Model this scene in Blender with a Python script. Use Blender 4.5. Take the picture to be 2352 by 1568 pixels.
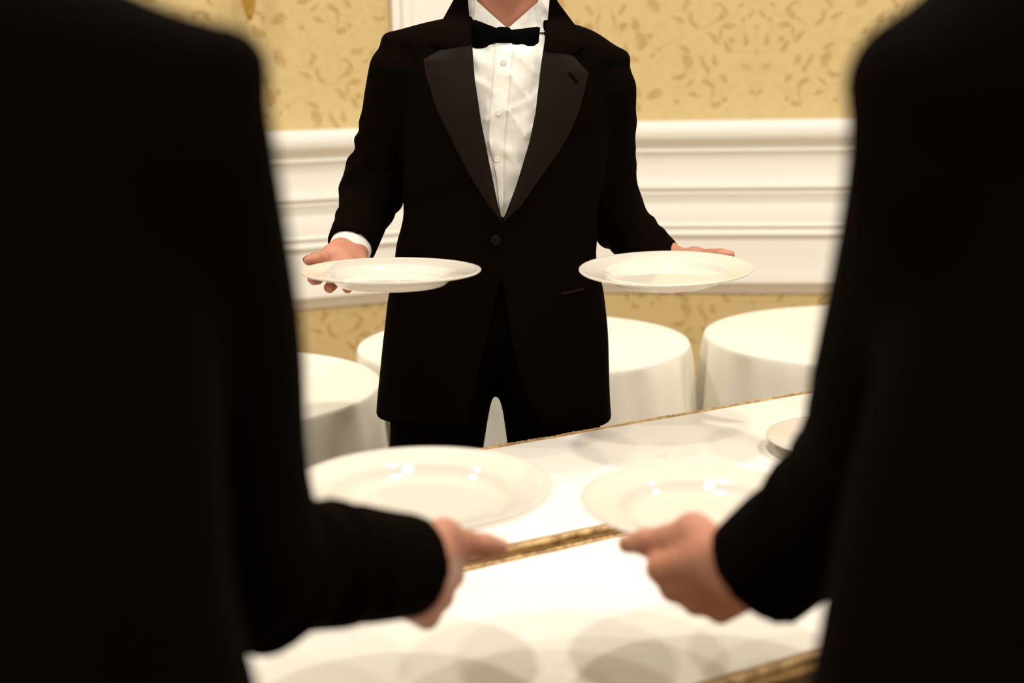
import bpy, math, random
import numpy as np
from mathutils import Matrix, Vector

random.seed(4)
np.random.seed(4)
for o in list(bpy.data.objects):
    bpy.data.objects.remove(o, do_unlink=True)
SC = bpy.context.scene
COL = SC.collection

# ------------------------------------------------------------------ camera
FPX = 2352 * 50 / 36.0
PITCH = math.atan((784 - 150) / FPX)
ROLL = math.radians(1.1)
_c, _s = math.cos(PITCH), math.sin(PITCH)
CAM = np.array([0, 0, 1.42])
FW = np.array([0, _c, -_s])
_U0 = np.array([0, _s, _c])
_X = np.array([1.0, 0, 0])
UP = _U0 * math.cos(ROLL) + _X * math.sin(ROLL)
RT = _X * math.cos(ROLL) - _U0 * math.sin(ROLL)
cd = bpy.data.cameras.new('camera')
cam = bpy.data.objects.new('camera', cd)
COL.objects.link(cam)
cam.matrix_world = Matrix(((RT[0], UP[0], -FW[0], 0), (RT[1], UP[1], -FW[1], 0),
                           (RT[2], UP[2], -FW[2], 1.42), (0, 0, 0, 1)))
cd.sensor_width = 36
cd.lens = 50
cd.clip_start = 0.05
cd.dof.use_dof = True
cd.dof.focus_distance = 2.58
cd.dof.aperture_fstop = 2.6
SC.camera = cam

# ------------------------------------------------------------------ world, lamps, exposure
wd = bpy.data.worlds.new('room_light')
SC.world = wd
wd.use_nodes = True
bg = wd.node_tree.nodes['Background']
bg.inputs[0].default_value = (1.0, 0.915, 0.79, 1)
bg.inputs[1].default_value = 0.92
# the room's overhead lamps, level with the ceiling above the frame: they give the plates' highlights and the
# overlapping plate shadows; an even grid of equal lamps
for lx in (-1.5, 0.25, 1.9):
    for ly in (1.25, 2.5):
        ld = bpy.data.lights.new('ceiling_downlight_offscreen', 'AREA')
        ld.shape = 'DISK'
        ld.size = 0.16
        ld.energy = 26.5
        ld.color = (1.0, 0.93, 0.83)
        lo = bpy.data.objects.new('ceiling_downlight_offscreen', ld)
        COL.objects.link(lo)
        lo.location = (lx, ly, 3.38)
SC.view_settings.view_transform = 'Standard'
SC.view_settings.look = 'None'
SC.view_settings.exposure = -0.23
SC.view_settings.gamma = 1.0
SC.view_settings.use_curve_mapping = False


# ------------------------------------------------------------------ helpers: points measured in the photograph
def ray(px, py):
    return FW + (px - 1176) / FPX * RT - (py - 784) / FPX * UP


def W(px, py, y):
    d = ray(px, py)
    return CAM + d * (y / d[1])


def Wz(px, py, z):
    d = ray(px, py)
    return CAM + d * ((z - CAM[2]) / d[2])


# ------------------------------------------------------------------ helpers: materials
def nmat(name, base, rough=0.6, spec=0.3, **kw):
    m = bpy.data.materials.new(name)
    m.use_nodes = True
    b = m.node_tree.nodes['Principled BSDF']
    b.inputs['Base Color'].default_value = (*base, 1)
    b.inputs['Roughness'].default_value = rough
    b.inputs['Specular IOR Level'].default_value = spec
    for k, v in kw.items():
        b.inputs[k.replace('_', ' ')].default_value = v
    return m


def noise_col(m, c1, c2, scale=8, detail=4, coord='Object', stretch=(1, 1, 1), lo=0.35, hi=0.65):
    nt = m.node_tree
    tc = nt.nodes.new('ShaderNodeTexCoord')
    mp = nt.nodes.new('ShaderNodeMapping')
    mp.inputs['Scale'].default_value = stretch
    nz = nt.nodes.new('ShaderNodeTexNoise')
    nz.inputs['Scale'].default_value = scale
    nz.inputs['Detail'].default_value = detail
    cr = nt.nodes.new('ShaderNodeValToRGB')
    cr.color_ramp.elements[0].position = lo
    cr.color_ramp.elements[1].position = hi
    cr.color_ramp.elements[0].color = (*c1, 1)
    cr.color_ramp.elements[1].color = (*c2, 1)
    nt.links.new(tc.outputs[coord], mp.inputs[0])
    nt.links.new(mp.outputs[0], nz.inputs['Vector'])
    nt.links.new(nz.outputs['Fac'], cr.inputs[0])
    nt.links.new(cr.outputs[0], nt.nodes['Principled BSDF'].inputs['Base Color'])
    return nz


def bump(m, scale=60, strength=0.2, dist=0.003, stretch=(1, 1, 1), detail=3, kind='noise'):
    nt = m.node_tree
    tc = nt.nodes.new('ShaderNodeTexCoord')
    mp = nt.nodes.new('ShaderNodeMapping')
    mp.inputs['Scale'].default_value = stretch
    if kind == 'noise':
        nz = nt.nodes.new('ShaderNodeTexNoise')
        nz.inputs['Scale'].default_value = scale
        nz.inputs['Detail'].default_value = detail
    else:
        nz = nt.nodes.new('ShaderNodeTexWave')
        nz.inputs['Scale'].default_value = scale
        nz.inputs['Distortion'].default_value = 3
    bp = nt.nodes.new('ShaderNodeBump')
    bp.inputs['Strength'].default_value = strength
    bp.inputs['Distance'].default_value = dist
    nt.links.new(tc.outputs['Object'], mp.inputs[0])
    nt.links.new(mp.outputs[0], nz.inputs['Vector'])
    nt.links.new(nz.outputs[0], bp.inputs['Height'])
    nt.links.new(bp.outputs[0], nt.nodes['Principled BSDF'].inputs['Normal'])


M = {}
M['suit'] = nmat('black_wool', (0.0030, 0.0017, 0.0009), 0.9, 0.014)
bump(M['suit'], 900, 0.25, 0.0006)
M['trouser'] = nmat('black_trouser_wool', (0.0018, 0.0012, 0.0009), 0.9, 0.02)
M['satin'] = nmat('dark_satin', (0.0085, 0.0046, 0.0022), 0.55, 0.07)
bump(M['satin'], 700, 0.2, 0.0005, (1, 1, 3))
M['bow'] = nmat('black_silk', (0.0012, 0.001, 0.0009), 0.8, 0.02)
M['btn_dark'] = nmat('black_button', (0.005, 0.003, 0.002), 0.6, 0.06)
M['shirt'] = nmat('white_cotton', (0.74, 0.71, 0.65), 0.8, 0.15)
bump(M['shirt'], 14, 0.55, 0.02, (1, 1, 0.7), 3)
M['btn'] = nmat('pearl_button', (0.80, 0.76, 0.66), 0.25, 0.6)
M['skin'] = nmat('skin', (0.70, 0.33, 0.22), 0.5, 0.35)
noise_col(M['skin'], (0.42, 0.165, 0.095), (0.48, 0.215, 0.135), 26, 3)
M['skin'].node_tree.nodes['Principled BSDF'].inputs['Subsurface Weight'].default_value = 0.15
M['skin'].node_tree.nodes['Principled BSDF'].inputs['Subsurface Radius'].default_value = (0.012, 0.004, 0.002)
bump(M['skin'], 220, 0.15, 0.001)
M['nail'] = nmat('fingernail', (0.55, 0.28, 0.20), 0.25, 0.5)
M['hair'] = nmat('dark_hair', (0.02, 0.012, 0.008), 0.5, 0.4)
bump(M['hair'], 40, 0.6, 0.004, (8, 8, 1))
M['shoe'] = nmat('black_leather', (0.006, 0.005, 0.005), 0.25, 0.5)
M['china'] = nmat('glazed_china', (0.64, 0.585, 0.505), 0.08, 0.5)
M['paint'] = nmat('white_gloss_paint', (0.88, 0.85, 0.79), 0.45, 0.35)
bump(M['paint'], 30, 0.05, 0.002)
M['cloth'] = nmat('ivory_tablecloth', (0.85, 0.81, 0.71), 0.9, 0.1)
bump(M['cloth'], 25, 0.15, 0.004)
M['wood'] = nmat('golden_wood', (0.42, 0.25, 0.10), 0.45, 0.35)
noise_col(M['wood'], (0.30, 0.16, 0.055), (0.52, 0.33, 0.14), 14, 5, stretch=(1, 8, 8))
M['braid'] = nmat('gold_braid', (0.5, 0.32, 0.12), 0.45, 0.4)
noise_col(M['braid'], (0.26, 0.14, 0.045), (0.62, 0.41, 0.17), 60, 4)
M['darkwood'] = nmat('dark_wood', (0.10, 0.045, 0.018), 0.5, 0.3)
noise_col(M['darkwood'], (0.07, 0.03, 0.012), (0.14, 0.065, 0.025), 10, 4, stretch=(1, 6, 6))
M['steel'] = nmat('grey_steel', (0.35, 0.34, 0.32), 0.35, 0.5, Metallic=1.0)
M['brass'] = nmat('aged_brass', (0.55, 0.36, 0.08), 0.32, 0.5, Metallic=0.85)
M['shade'] = nmat('cream_shade', (0.9, 0.8, 0.6), 0.8, 0.1)
M['carpet'] = nmat('patterned_carpet', (0.2, 0.12, 0.06), 0.95, 0.05)
noise_col(M['carpet'], (0.42, 0.30, 0.16), (0.55, 0.42, 0.25), 9, 3)
bump(M['carpet'], 300, 0.5, 0.004)


def damask_wall():
    """gold damask wallpaper: mirrored scrolls and leaves, printed flat (UV in metres)"""
    m = nmat('gold_damask_wallpaper', (0.7, 0.5, 0.2), 0.7, 0.2)
    nt = m.node_tree
    N, L = nt.nodes.new, nt.links.new
    EL = """1550 360 90 50 28;1430 480 75 80 20;1490 220 -50 60 18;1410 290 -60 40 18;1250 335 8 80 28;1170 400 90 60 22;
1110 450 35 90 28;1240 545 55 70 28;1160 255 -30 110 22;1220 180 80 60 25;1160 120 20 60 20;1430 770 50 50 28;1120 700 90 55 30;
1010 740 65 120 25;1200 880 60 70 25;1060 930 35 110 28;1090 1040 90 60 18;1130 1130 30 70 40;1215 1100 90 35 28;1515 1020 40 50 22;
830 690 65 110 50;760 830 -25 90 35;810 560 30 80 25;880 270 62 120 25;810 100 95 90 35;740 260 35 100 22;480 90 60 120 50;
290 290 75 80 45;350 430 50 110 40;440 410 -60 50 28;370 510 0 70 40;155 320 85 60 40;60 250 80 130 18;150 150 -50 60 25;
540 555 10 45 25;285 655 -35 55 25;460 620 -40 35 22;190 540 90 65 22;150 830 -60 70 25;190 1010 -50 90 30;270 960 0 80 18;
330 1020 80 50 18;490 1020 0 80 50;270 1150 20 90 55;860 920 -30 70 22;900 1030 5 80 15;720 1100 60 40 22;1280 30 -10 90 40;
1460 40 -55 50 20;1380 130 -50 50 25;1290 480 80 40 26;1540 610 90 32 22"""
    K = 0.000304
    tc = N('ShaderNodeTexCoord')
    nz = N('ShaderNodeTexNoise')
    nz.inputs['Scale'].default_value = 34
    nz.inputs['Detail'].default_value = 1
    off = N('ShaderNodeVectorMath'); off.operation = 'MULTIPLY_ADD'
    off.inputs[1].default_value = (0.030, 0.030, 0)
    off.inputs[2].default_value = (-0.015, -0.015, 0)
    L(nz.outputs['Color'], off.inputs[0])
    add = N('ShaderNodeVectorMath'); add.operation = 'ADD'
    sx = N('ShaderNodeSeparateXYZ')
    L(tc.outputs['UV'], sx.inputs[0])
    pp = N('ShaderNodeMath'); pp.operation = 'PINGPONG'; pp.inputs[1].default_value = 0.474
    L(sx.outputs[0], pp.inputs[0])
    md = N('ShaderNodeMath'); md.operation = 'FLOORED_MODULO'; md.inputs[1].default_value = 0.40
    L(sx.outputs[1], md.inputs[0])
    cx = N('ShaderNodeCombineXYZ')
    L(pp.outputs[0], cx.inputs[0]); L(md.outputs[0], cx.inputs[1])
    L(cx.outputs[0], nz.inputs['Vector'])
    L(cx.outputs[0], add.inputs[0]); L(off.outputs[0], add.inputs[1])
    prev = None
    for e in EL.replace('\n', '').split(';'):
        x, y, a, hl, hw = map(float, e.split())
        mp = N('ShaderNodeMapping'); mp.vector_type = 'TEXTURE'
        mp.inputs['Location'].default_value = ((1540 - x) * K, (1300 - y) * K, 0)
        mp.inputs['Rotation'].default_value = (0, 0, math.radians(a))
        mp.inputs['Scale'].default_value = (hl * K * 1.05, hw * K * 1.25, 1)
        L(add.outputs[0], mp.inputs[0])
        ln = N('ShaderNodeVectorMath'); ln.operation = 'LENGTH'
        L(mp.outputs[0], ln.inputs[0])
        if prev is None:
            prev = ln.outputs['Value']
        else:
            mn = N('ShaderNodeMath'); mn.operation = 'MINIMUM'
            L(prev, mn.inputs[0]); L(ln.outputs['Value'], mn.inputs[1])
            prev = mn.outputs[0]
    cr = N('ShaderNodeValToRGB')
    cr.color_ramp.elements[0].position = 0.6
    cr.color_ramp.elements[1].position = 1.35
    cr.color_ramp.elements[0].color = (0.50, 0.345, 0.132, 1)
    cr.color_ramp.elements[1].color = (0.645, 0.495, 0.240, 1)
    L(prev, cr.inputs[0])
    # a second, paler layer of curling stems woven between the leaves
    n2 = N('ShaderNodeTexNoise'); n2.inputs['Scale'].default_value = 17; n2.inputs['Detail'].default_value = 1.5
    n2.inputs['Distortion'].default_value = 1.2
    L(cx.outputs[0], n2.inputs['Vector'])
    ab = N('ShaderNodeMath'); ab.operation = 'SUBTRACT'; ab.inputs[1].default_value = 0.5
    L(n2.outputs['Fac'], ab.inputs[0])
    ab2 = N('ShaderNodeMath'); ab2.operation = 'ABSOLUTE'
    L(ab.outputs[0], ab2.inputs[0])
    mr = N('ShaderNodeMapRange'); mr.inputs[1].default_value = 0.015; mr.inputs[2].default_value = 0.045
    mr.inputs[3].default_value = 0.5; mr.inputs[4].default_value = 0.0
    L(ab2.outputs[0], mr.inputs[0])
    mx = N('ShaderNodeMix'); mx.data_type = 'RGBA'
    mx.inputs[7].default_value = (0.575, 0.425, 0.195, 1)
    L(mr.outputs[0], mx.inputs[0]); L(cr.outputs[0], mx.inputs[6])
    L(mx.outputs[2], nt.nodes['Principled BSDF'].inputs['Base Color'])
    return m


M['damask'] = damask_wall()


def linen_mat():
    """white table linen with a tone-on-tone woven rose damask"""
    m = nmat('white_damask_linen', (0.85, 0.82, 0.76), 0.6, 0.25)
    nt = m.node_tree
    N, L = nt.nodes.new, nt.links.new
    tc = N('ShaderNodeTexCoord')
    nz = N('ShaderNodeTexNoise'); nz.inputs['Scale'].default_value = 55; nz.inputs['Detail'].default_value = 2
    nz.inputs['Distortion'].default_value = 1.5
    vo = N('ShaderNodeTexVoronoi'); vo.inputs['Scale'].default_value = 5.5
    L(tc.outputs['Object'], nz.inputs['Vector']); L(tc.outputs['Object'], vo.inputs['Vector'])
    m1 = N('ShaderNodeMapRange'); m1.inputs[1].default_value = 0.44; m1.inputs[2].default_value = 0.52
    L(nz.outputs['Fac'], m1.inputs[0])
    m2 = N('ShaderNodeMapRange'); m2.inputs[1].default_value = 0.34; m2.inputs[2].default_value = 0.26
    L(vo.outputs['Distance'], m2.inputs[0])
    mu = N('ShaderNodeMath'); mu.operation = 'MULTIPLY'
    L(m1.outputs[0], mu.inputs[0]); L(m2.outputs[0], mu.inputs[1])
    mx = N('ShaderNodeMix'); mx.data_type = 'RGBA'
    mx.inputs[6].default_value = (0.80, 0.765, 0.70, 1)
    mx.inputs[7].default_value = (0.715, 0.675, 0.605, 1)
    L(mu.outputs[0], mx.inputs[0])
    L(mx.outputs[2], nt.nodes['Principled BSDF'].inputs['Base Color'])
    rr = N('ShaderNodeMapRange'); rr.inputs[3].default_value = 0.5; rr.inputs[4].default_value = 0.8
    L(mu.outputs[0], rr.inputs[0]); L(rr.outputs[0], nt.nodes['Principled BSDF'].inputs['Roughness'])
    return m


M['linen'] = linen_mat()


# ------------------------------------------------------------------ helpers: objects
def mesh_obj(name, V, Fc, mat, parent=None, smooth=True):
    me = bpy.data.meshes.new(name)
    V = np.asarray(V, dtype=np.float32)
    if isinstance(Fc, np.ndarray) and Fc.ndim == 2:
        k = Fc.shape[1]
        me.vertices.add(len(V)); me.vertices.foreach_set('co', V.ravel())
        me.loops.add(Fc.size); me.loops.foreach_set('vertex_index', Fc.astype(np.int32).ravel())
        me.polygons.add(len(Fc))
        me.polygons.foreach_set('loop_start', np.arange(0, Fc.size, k, dtype=np.int32))
        me.update(calc_edges=True)
        me.validate()
    else:
        me.from_pydata([tuple(map(float, v)) for v in V], [], [tuple(map(int, q)) for q in Fc])
    if smooth:
        me.polygons.foreach_set('use_smooth', np.ones(len(me.polygons), dtype=bool))
    me.materials.append(M[mat])
    me.update()
    o = bpy.data.objects.new(name, me)
    COL.objects.link(o)
    if parent is not None:
        o.parent = parent
        o.matrix_parent_inverse = parent_inv(parent)
    return o


def parent_inv(p):
    return Matrix.LocRotScale(p.location, p.rotation_euler, p.scale).inverted()


def tag(o, label, cat, group=None):
    o['label'] = label
    o['category'] = cat
    if group:
        o['group'] = group
    return o


def thing(name, loc, label, cat, group=None):
    o = bpy.data.objects.new(name, None)
    o.empty_display_size = 0.05
    COL.objects.link(o)
    o.location = tuple(map(float, loc))
    return tag(o, label, cat, group)


def structure(o):
    o['kind'] = 'structure'
    return o


def sharp(o, deg=35):
    try:
        o.data.set_sharp_from_angle(angle=math.radians(deg))
    except Exception:
        pass
    return o


def box_vf(lo, hi):
    x0, y0, z0 = lo; x1, y1, z1 = hi
    V = [(x0, y0, z0), (x1, y0, z0), (x1, y1, z0), (x0, y1, z0), (x0, y0, z1), (x1, y0, z1), (x1, y1, z1), (x0, y1, z1)]
    Fc = [(0, 3, 2, 1), (4, 5, 6, 7), (0, 1, 5, 4), (1, 2, 6, 5), (2, 3, 7, 6), (3, 0, 4, 7)]
    return V, Fc


def lathe_vf(prof, n=64, origin=(0, 0, 0), closed=False):
    """prof: list of (r, z)"""
    V, Fc = [], []
    m = len(prof)
    for i in range(n):
        a = 2 * math.pi * i / n
        for r, z in prof:
            V.append((origin[0] + r * math.cos(a), origin[1] + r * math.sin(a), origin[2] + z))
    for i in range(n):
        j = (i + 1) % n
        for k in range(m - 1 + (1 if closed else 0)):
            k2 = (k + 1) % m
            Fc.append((i * m + k, j * m + k, j * m + k2, i * m + k2))
    return V, Fc


def tube_vf(pts, rad, n=12):
    pts = [np.array(p, float) for p in pts]
    V, Fc = [], []
    for i, p in enumerate(pts):
        t = pts[min(i + 1, len(pts) - 1)] - pts[max(i - 1, 0)]
        t /= np.linalg.norm(t)
        a = np.cross(t, (0, 0, 1) if abs(t[2]) < 0.9 else (1, 0, 0)); a /= np.linalg.norm(a)
        b = np.cross(t, a)
        r = rad[i] if hasattr(rad, '__len__') else rad
        for k in range(n):
            w = 2 * math.pi * k / n
            V.append(p + r * (math.cos(w) * a + math.sin(w) * b))
    for i in range(len(pts) - 1):
        for k in range(n):
            k2 = (k + 1) % n
            Fc.append((i * n + k, i * n + k2, (i + 1) * n + k2, (i + 1) * n + k))
    Fc.append(tuple(range(n)))
    Fc.append(tuple((len(pts) - 1) * n + k for k in reversed(range(n))))
    return V, Fc


# ------------------------------------------------------------------ helpers: implicit surfaces
def snet(vol, org, h):
    s = vol < 0
    cs = np.zeros(tuple(d - 1 for d in vol.shape), np.uint8)
    for i in (0, 1):
        for j in (0, 1):
            for k in (0, 1):
                cs += s[i:vol.shape[0] - 1 + i, j:vol.shape[1] - 1 + j, k:vol.shape[2] - 1 + k]
    act = (cs > 0) & (cs < 8)
    ids = np.argwhere(act)
    idx = np.full(act.shape, -1, np.int64)
    idx[act] = np.arange(len(ids))
    acc = np.zeros((len(ids), 3)); cnt = np.zeros(len(ids))
    for ax in range(3):
        o1, o2 = [q for q in range(3) if q != ax]
        for u in (0, 1):
            for v in (0, 1):
                c0 = np.zeros(3, int); c0[o1] = u; c0[o2] = v
                c1 = c0.copy(); c1[ax] = 1
                a = ids + c0; b = ids + c1
                v0 = vol[a[:, 0], a[:, 1], a[:, 2]].astype(float); v1 = vol[b[:, 0], b[:, 1], b[:, 2]].astype(float)
                m = (v0 < 0) != (v1 < 0)
                den = np.where(m, v0 - v1, 1.0)
                t = np.where(m, v0 / den, 0)
                p = c0[None] + t[:, None] * (c1 - c0)[None]
                acc += p * m[:, None]; cnt += m
    V = org + h * (ids + acc / cnt[:, None])
    Q = []
    for ax in range(3):
        o1, o2 = (ax + 1) % 3, (ax + 2) % 3
        a = np.moveaxis(s, (ax, o1, o2), (0, 1, 2))
        ix = np.moveaxis(idx, (ax, o1, o2), (0, 1, 2))
        c = a[:-1] != a[1:]
        e = np.argwhere(c[:, 1:-1, 1:-1]); e[:, 1:] += 1
        i, j, k = e.T
        q = np.stack([ix[i, j - 1, k - 1], ix[i, j, k - 1], ix[i, j, k], ix[i, j - 1, k]], 1)
        ins = a[i, j, k]
        q[~ins] = q[~ins][:, ::-1]
        Q.append(q)
    Q = np.concatenate(Q)
    Q = Q[(Q >= 0).all(1)]
    return V, Q


def grid_sdf(fn, lo, hi, h):
    lo = np.array(lo, float); hi = np.array(hi, float)
    n = np.ceil((hi - lo) / h).astype(int) + 1
    ax = [lo[i] + h * np.arange(n[i]) for i in range(3)]
    X, Y, Z = np.meshgrid(*[a.astype(np.float32) for a in ax], indexing='ij')
    return snet(fn(X, Y, Z), lo, h)


def rc(X, Y, Z, a, b, r1, r2, sy=1.0):
    """round cone; sy < 1 stretches it front to back"""
    a = np.asarray(a, float); b = np.asarray(b, float)
    ab = b - a
    dx, dy, dz = X - a[0], (Y - a[1]), Z - a[2]
    L2 = float(ab @ ab) + 1e-12
    t = np.clip((dx * ab[0] + dy * ab[1] + dz * ab[2]) / L2, 0, 1)
    return np.sqrt((dx - t * ab[0]) ** 2 + ((dy - t * ab[1]) * sy) ** 2 + (dz - t * ab[2]) ** 2) - (r1 + (r2 - r1) * t)


def smin(a, b, k):
    h = np.clip(0.5 + 0.5 * (b - a) / k, 0, 1)
    return b + (a - b) * h - k * h * (1 - h)


def smax(a, b, k):
    return -smin(-a, -b, k)


def ell(X, Y, Z, c, r):
    q = np.sqrt(((X - c[0]) / r[0]) ** 2 + ((Y - c[1]) / r[1]) ** 2 + ((Z - c[2]) / r[2]) ** 2)
    return (q - 1) * min(r)


class Torso:
    """rows: (z, cx, half width, cy, depth towards -y, depth towards +y)"""
    def __init__(self, rows, n=2.6):
        rows = sorted(rows)
        z = np.array([r[0] for r in rows])
        self.z = np.linspace(z[0], z[-1], 300)
        k = np.exp(-0.5 * (np.arange(-20, 21) / 8.0) ** 2); k /= k.sum()
        self.c = []
        for i in range(1, 6):
            v = np.interp(self.z, z, [r[i] for r in rows])
            v = np.convolve(np.pad(v, 20, mode='edge'), k, mode='valid')
            self.c.append(v)
        self.n = n
        self.z0, self.z1 = z[0], z[-1]

    def __call__(self, X, Y, Z, grow=0.0):
        cx, a, cy, bf, bb = [np.interp(Z, self.z, v).astype(np.float32) for v in self.c]
        b = np.where(Y < cy, bf, bb) + grow
        a = a + grow
        q = (np.abs((X - cx) / a) ** self.n + np.abs((Y - cy) / b) ** self.n) ** (1 / self.n)
        return (q - 1) * np.minimum(a, b)


def sleeve(X, Y, Z, S, E, C, rS, rE, rC, fold=0.004, hollow=0.05, wall_=.007):
    """a jacket sleeve bent at the elbow, cut square at the cuff and open there"""
    S, E, C = map(np.asarray, (S, E, C))
    ax = (C - E) / np.linalg.norm(C - E)
    up = (S - E) / np.linalg.norm(S - E)
    C2 = C + ax * 0.06
    r2 = rC + (rC - rE) * 0.06 / max(np.linalg.norm(C - E), 0.01)
    # gathers across the arm near the bend
    dx, dy, dz = X - E[0], Y - E[1], Z - E[2]
    l1 = dx * up[0] + dy * up[1] + dz * up[2]
    l2 = dx * ax[0] + dy * ax[1] + dz * ax[2]
    e = (X - C[0]) * ax[0] + (Y - C[1]) * ax[1] + (Z - C[2]) * ax[2]
    fade = np.clip((-e - .015) / .06, 0, 1)
    wob = 0.014 * np.sin(34 * X + 23 * Y + 9 * Z) + .01 * np.sin(61 * Z - 30 * X)
    side = .55 + .45 * np.sin(22 * X - 31 * Y + 8 * Z)
    g = fold * side * (np.sin((l1 + wob) * 120) * np.exp(-((l1 - 0.05) / 0.07) ** 2) +
                       np.sin((l2 + wob) * 130) * np.exp(-((l2 - 0.05) / 0.07) ** 2)) * fade
    slow = fold * 0.9 * np.sin(27 * X + 15 * Z + 2) * np.sin(21 * Y + 11 * Z) * fade
    d = smin(rc(X, Y, Z, S, E, rS, rE), rc(X, Y, Z, E, C2, rE, r2), 0.03) + g + slow
    d = smax(d, e, 0.004)
    if hollow:
        hol = rc(X, Y, Z, C - ax * hollow, C2 + ax * 0.02, rC - wall_, rC - wall_)
        d = smax(d, -hol, 0.003)
    return d


def frame(fwd, radial, dorsal_hint):
    f = np.array(fwd, float); f /= np.linalg.norm(f)
    r = np.array(radial, float); r -= f * (r @ f); r /= np.linalg.norm(r)
    d = np.cross(f, r)
    if d @ np.array(dorsal_hint, float) < 0:
        d = -d
    return f, r, d


FING = [dict(kx=.092, ky=.033, L=(.042, .025, .020), r=.0094), dict(kx=.096, ky=.011, L=(.046, .028, .021), r=.0096),
        dict(kx=.090, ky=-.012, L=(.042, .026, .021), r=.0092), dict(kx=.080, ky=-.033, L=(.033, .020, .018), r=.0080)]


def hand_parts(wrist, fwd, radial, dorsal, curls, thumb, spread=0.08, sc=1.0, arm=None):
    """returns round cones (a,b,ra,rb,k) and nail frames. curls: per finger three flexion angles (deg).
    thumb: list of world points (base, knuckle, tip)"""
    w = np.asarray(wrist, float)
    f, r, d = frame(fwd, radial, dorsal)

    def P(x, y, z):
        return w + sc * (x * f + y * r + z * d)
    out, nails = [], []
    cy = [.019, .007, -.006, -.018]
    for i, g in enumerate(FING):
        k = P(g['kx'], g['ky'], 0.005 - 0.003 * abs(i - 1.3))
        out.append((P(0.004, cy[i], 0), k, .0185 * sc, (g['r'] + .0048) * sc, .011))
        ang = 0
        p = k
        yaw = spread * (1.2 - i)
        for s_ in range(3):
            ang += math.radians(curls[i][s_])
            dr = (math.cos(ang) * f - math.sin(ang) * d)
            dr = dr * math.cos(yaw) + r * math.sin(yaw)
            q = p + dr * g['L'][s_] * sc
            r0 = g['r'] * (1.08 - 0.1 * s_) * sc
            out.append((p, q, r0, g['r'] * (0.98 - 0.1 * s_) * sc, .005))
            p = q
    back = P(-.085, 0, 0)
    if arm is not None:
        ad = np.asarray(arm, float) - w
        back = w + ad / np.linalg.norm(ad) * .09
    out.append((back, P(0.005, 0, 0), .029 * sc, .027 * sc, .02))
    out.append((P(.045, .004, -.008), P(.07, -.008, -.006), .018 * sc, .016 * sc, .02))
    t0, t1, t2 = [np.asarray(t, float) for t in thumb]
    out.append((P(.018, .014, -.008), t0, .019 * sc, .0165 * sc, .018))
    out.append((t0, t1, .0150 * sc, .0118 * sc, .012))
    mid = t1 + (t2 - t1) * 0.5
    out.append((t1, mid, .0116 * sc, .0122 * sc, .006))
    out.append((mid, t2, .0122 * sc, .0085 * sc, .006))
    nails.append((t1, t2))
    return out, nails


def hand_mesh(parts, h=0.0024):
    pts = np.array([p for a, b, *_ in parts for p in (a, b)])
    lo = pts.min(0) - 0.035; hi = pts.max(0) + 0.035

    def fn(X, Y, Z):
        D = None
        for a, b, ra, rb, k in parts:
            e = rc(X, Y, Z, a, b, ra, rb)
            D = e if D is None else smin(D, e, k)
        return D
    return grid_sdf(fn, lo, hi, h)


def merge(meshes):
    V, Q, n = [], [], 0
    for v, q in meshes:
        V.append(np.asarray(v)); Q.append(np.asarray(q) + n); n += len(v)
    return np.concatenate(V), np.concatenate(Q)


# ==================================================================================================
#                                             THE ROOM
# ==================================================================================================
v, f = box_vf((-4.5, -3.0, -0.05), (4.5, 6.0, 0.0))
structure(mesh_obj('floor', v, f, 'carpet', smooth=False))

CORNER = np.array([-0.048, 4.70])
DIR_L = np.array([-0.913, -0.408])     # wall running left from the corner, towards the camera
DIR_R = np.array([0.989, -0.148])      # wall running right


def wall(name, direction, length, uoff, voff):
    d = direction / np.linalg.norm(direction)
    nrm = np.array([d[1], -d[0]])
    if nrm[1] > 0:
        nrm = -nrm
    a = CORNER; b = CORNER + d * length
    back = -nrm * 0.12
    pts = [a, b, b + back, a + back]
    V = [(p[0], p[1], z) for z in (0, 3.4) for p in pts]
    Fc = [(0, 1, 5, 4), (1, 2, 6, 5), (2, 3, 7, 6), (3, 0, 4, 7), (4, 5, 6, 7), (3, 2, 1, 0)]
    if d[0] < 0:
        Fc = [tuple(reversed(q)) for q in Fc]
    o = structure(mesh_obj(name, V, Fc, 'damask', smooth=False))
    uv = o.data.uv_layers.new(name='UVMap')
    for lp in o.data.loops:
        p = o.data.vertices[lp.vertex_index].co
        u = (p.x - a[0]) * d[0] + (p.y - a[1]) * d[1]
        uv.data[lp.index].uv = (u + uoff, p.z + voff)
    return o, d, nrm


wallR, dR, nR = wall('wall_right', DIR_R, 4.2, 9.48 - 0.845, -1.235 + 4.0)
wallL, dL, nL = wall('wall_left', DIR_L, 4.2, 9.1, -1.235 + 4.15)

ZB, ZT = 0.665, 1.232


def zrow(py):          # image row on the right wall -> height of the moulding
    return float(W(1700, py, 4.50)[2])


# white dado moulding: (image row, distance out of the wall)
PROF = [(276, .000), (278, .066), (286, .075), (300, .078), (316, .074), (322, .066), (326, .050), (340, .036), (344, .040), (349, .040),
        (352, .034), (366, .026), (378, .025), (405, .026), (420, .030), (429, .036), (434, .037), (437, .030), (442, .024),
        (447, .027), (452, .024), (468, .016), (474, .016), (480, .020), (516, .022), (520, .028), (523, .030), (527, .022), (532, .018), (536, .026),
        (543, .030), (548, .024), (556, .016), (564, .017), (600, .020), (632, .026), (648, .034), (655, .034), (664, .022), (676, .012), (682, .006), (682, .0)]


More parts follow.
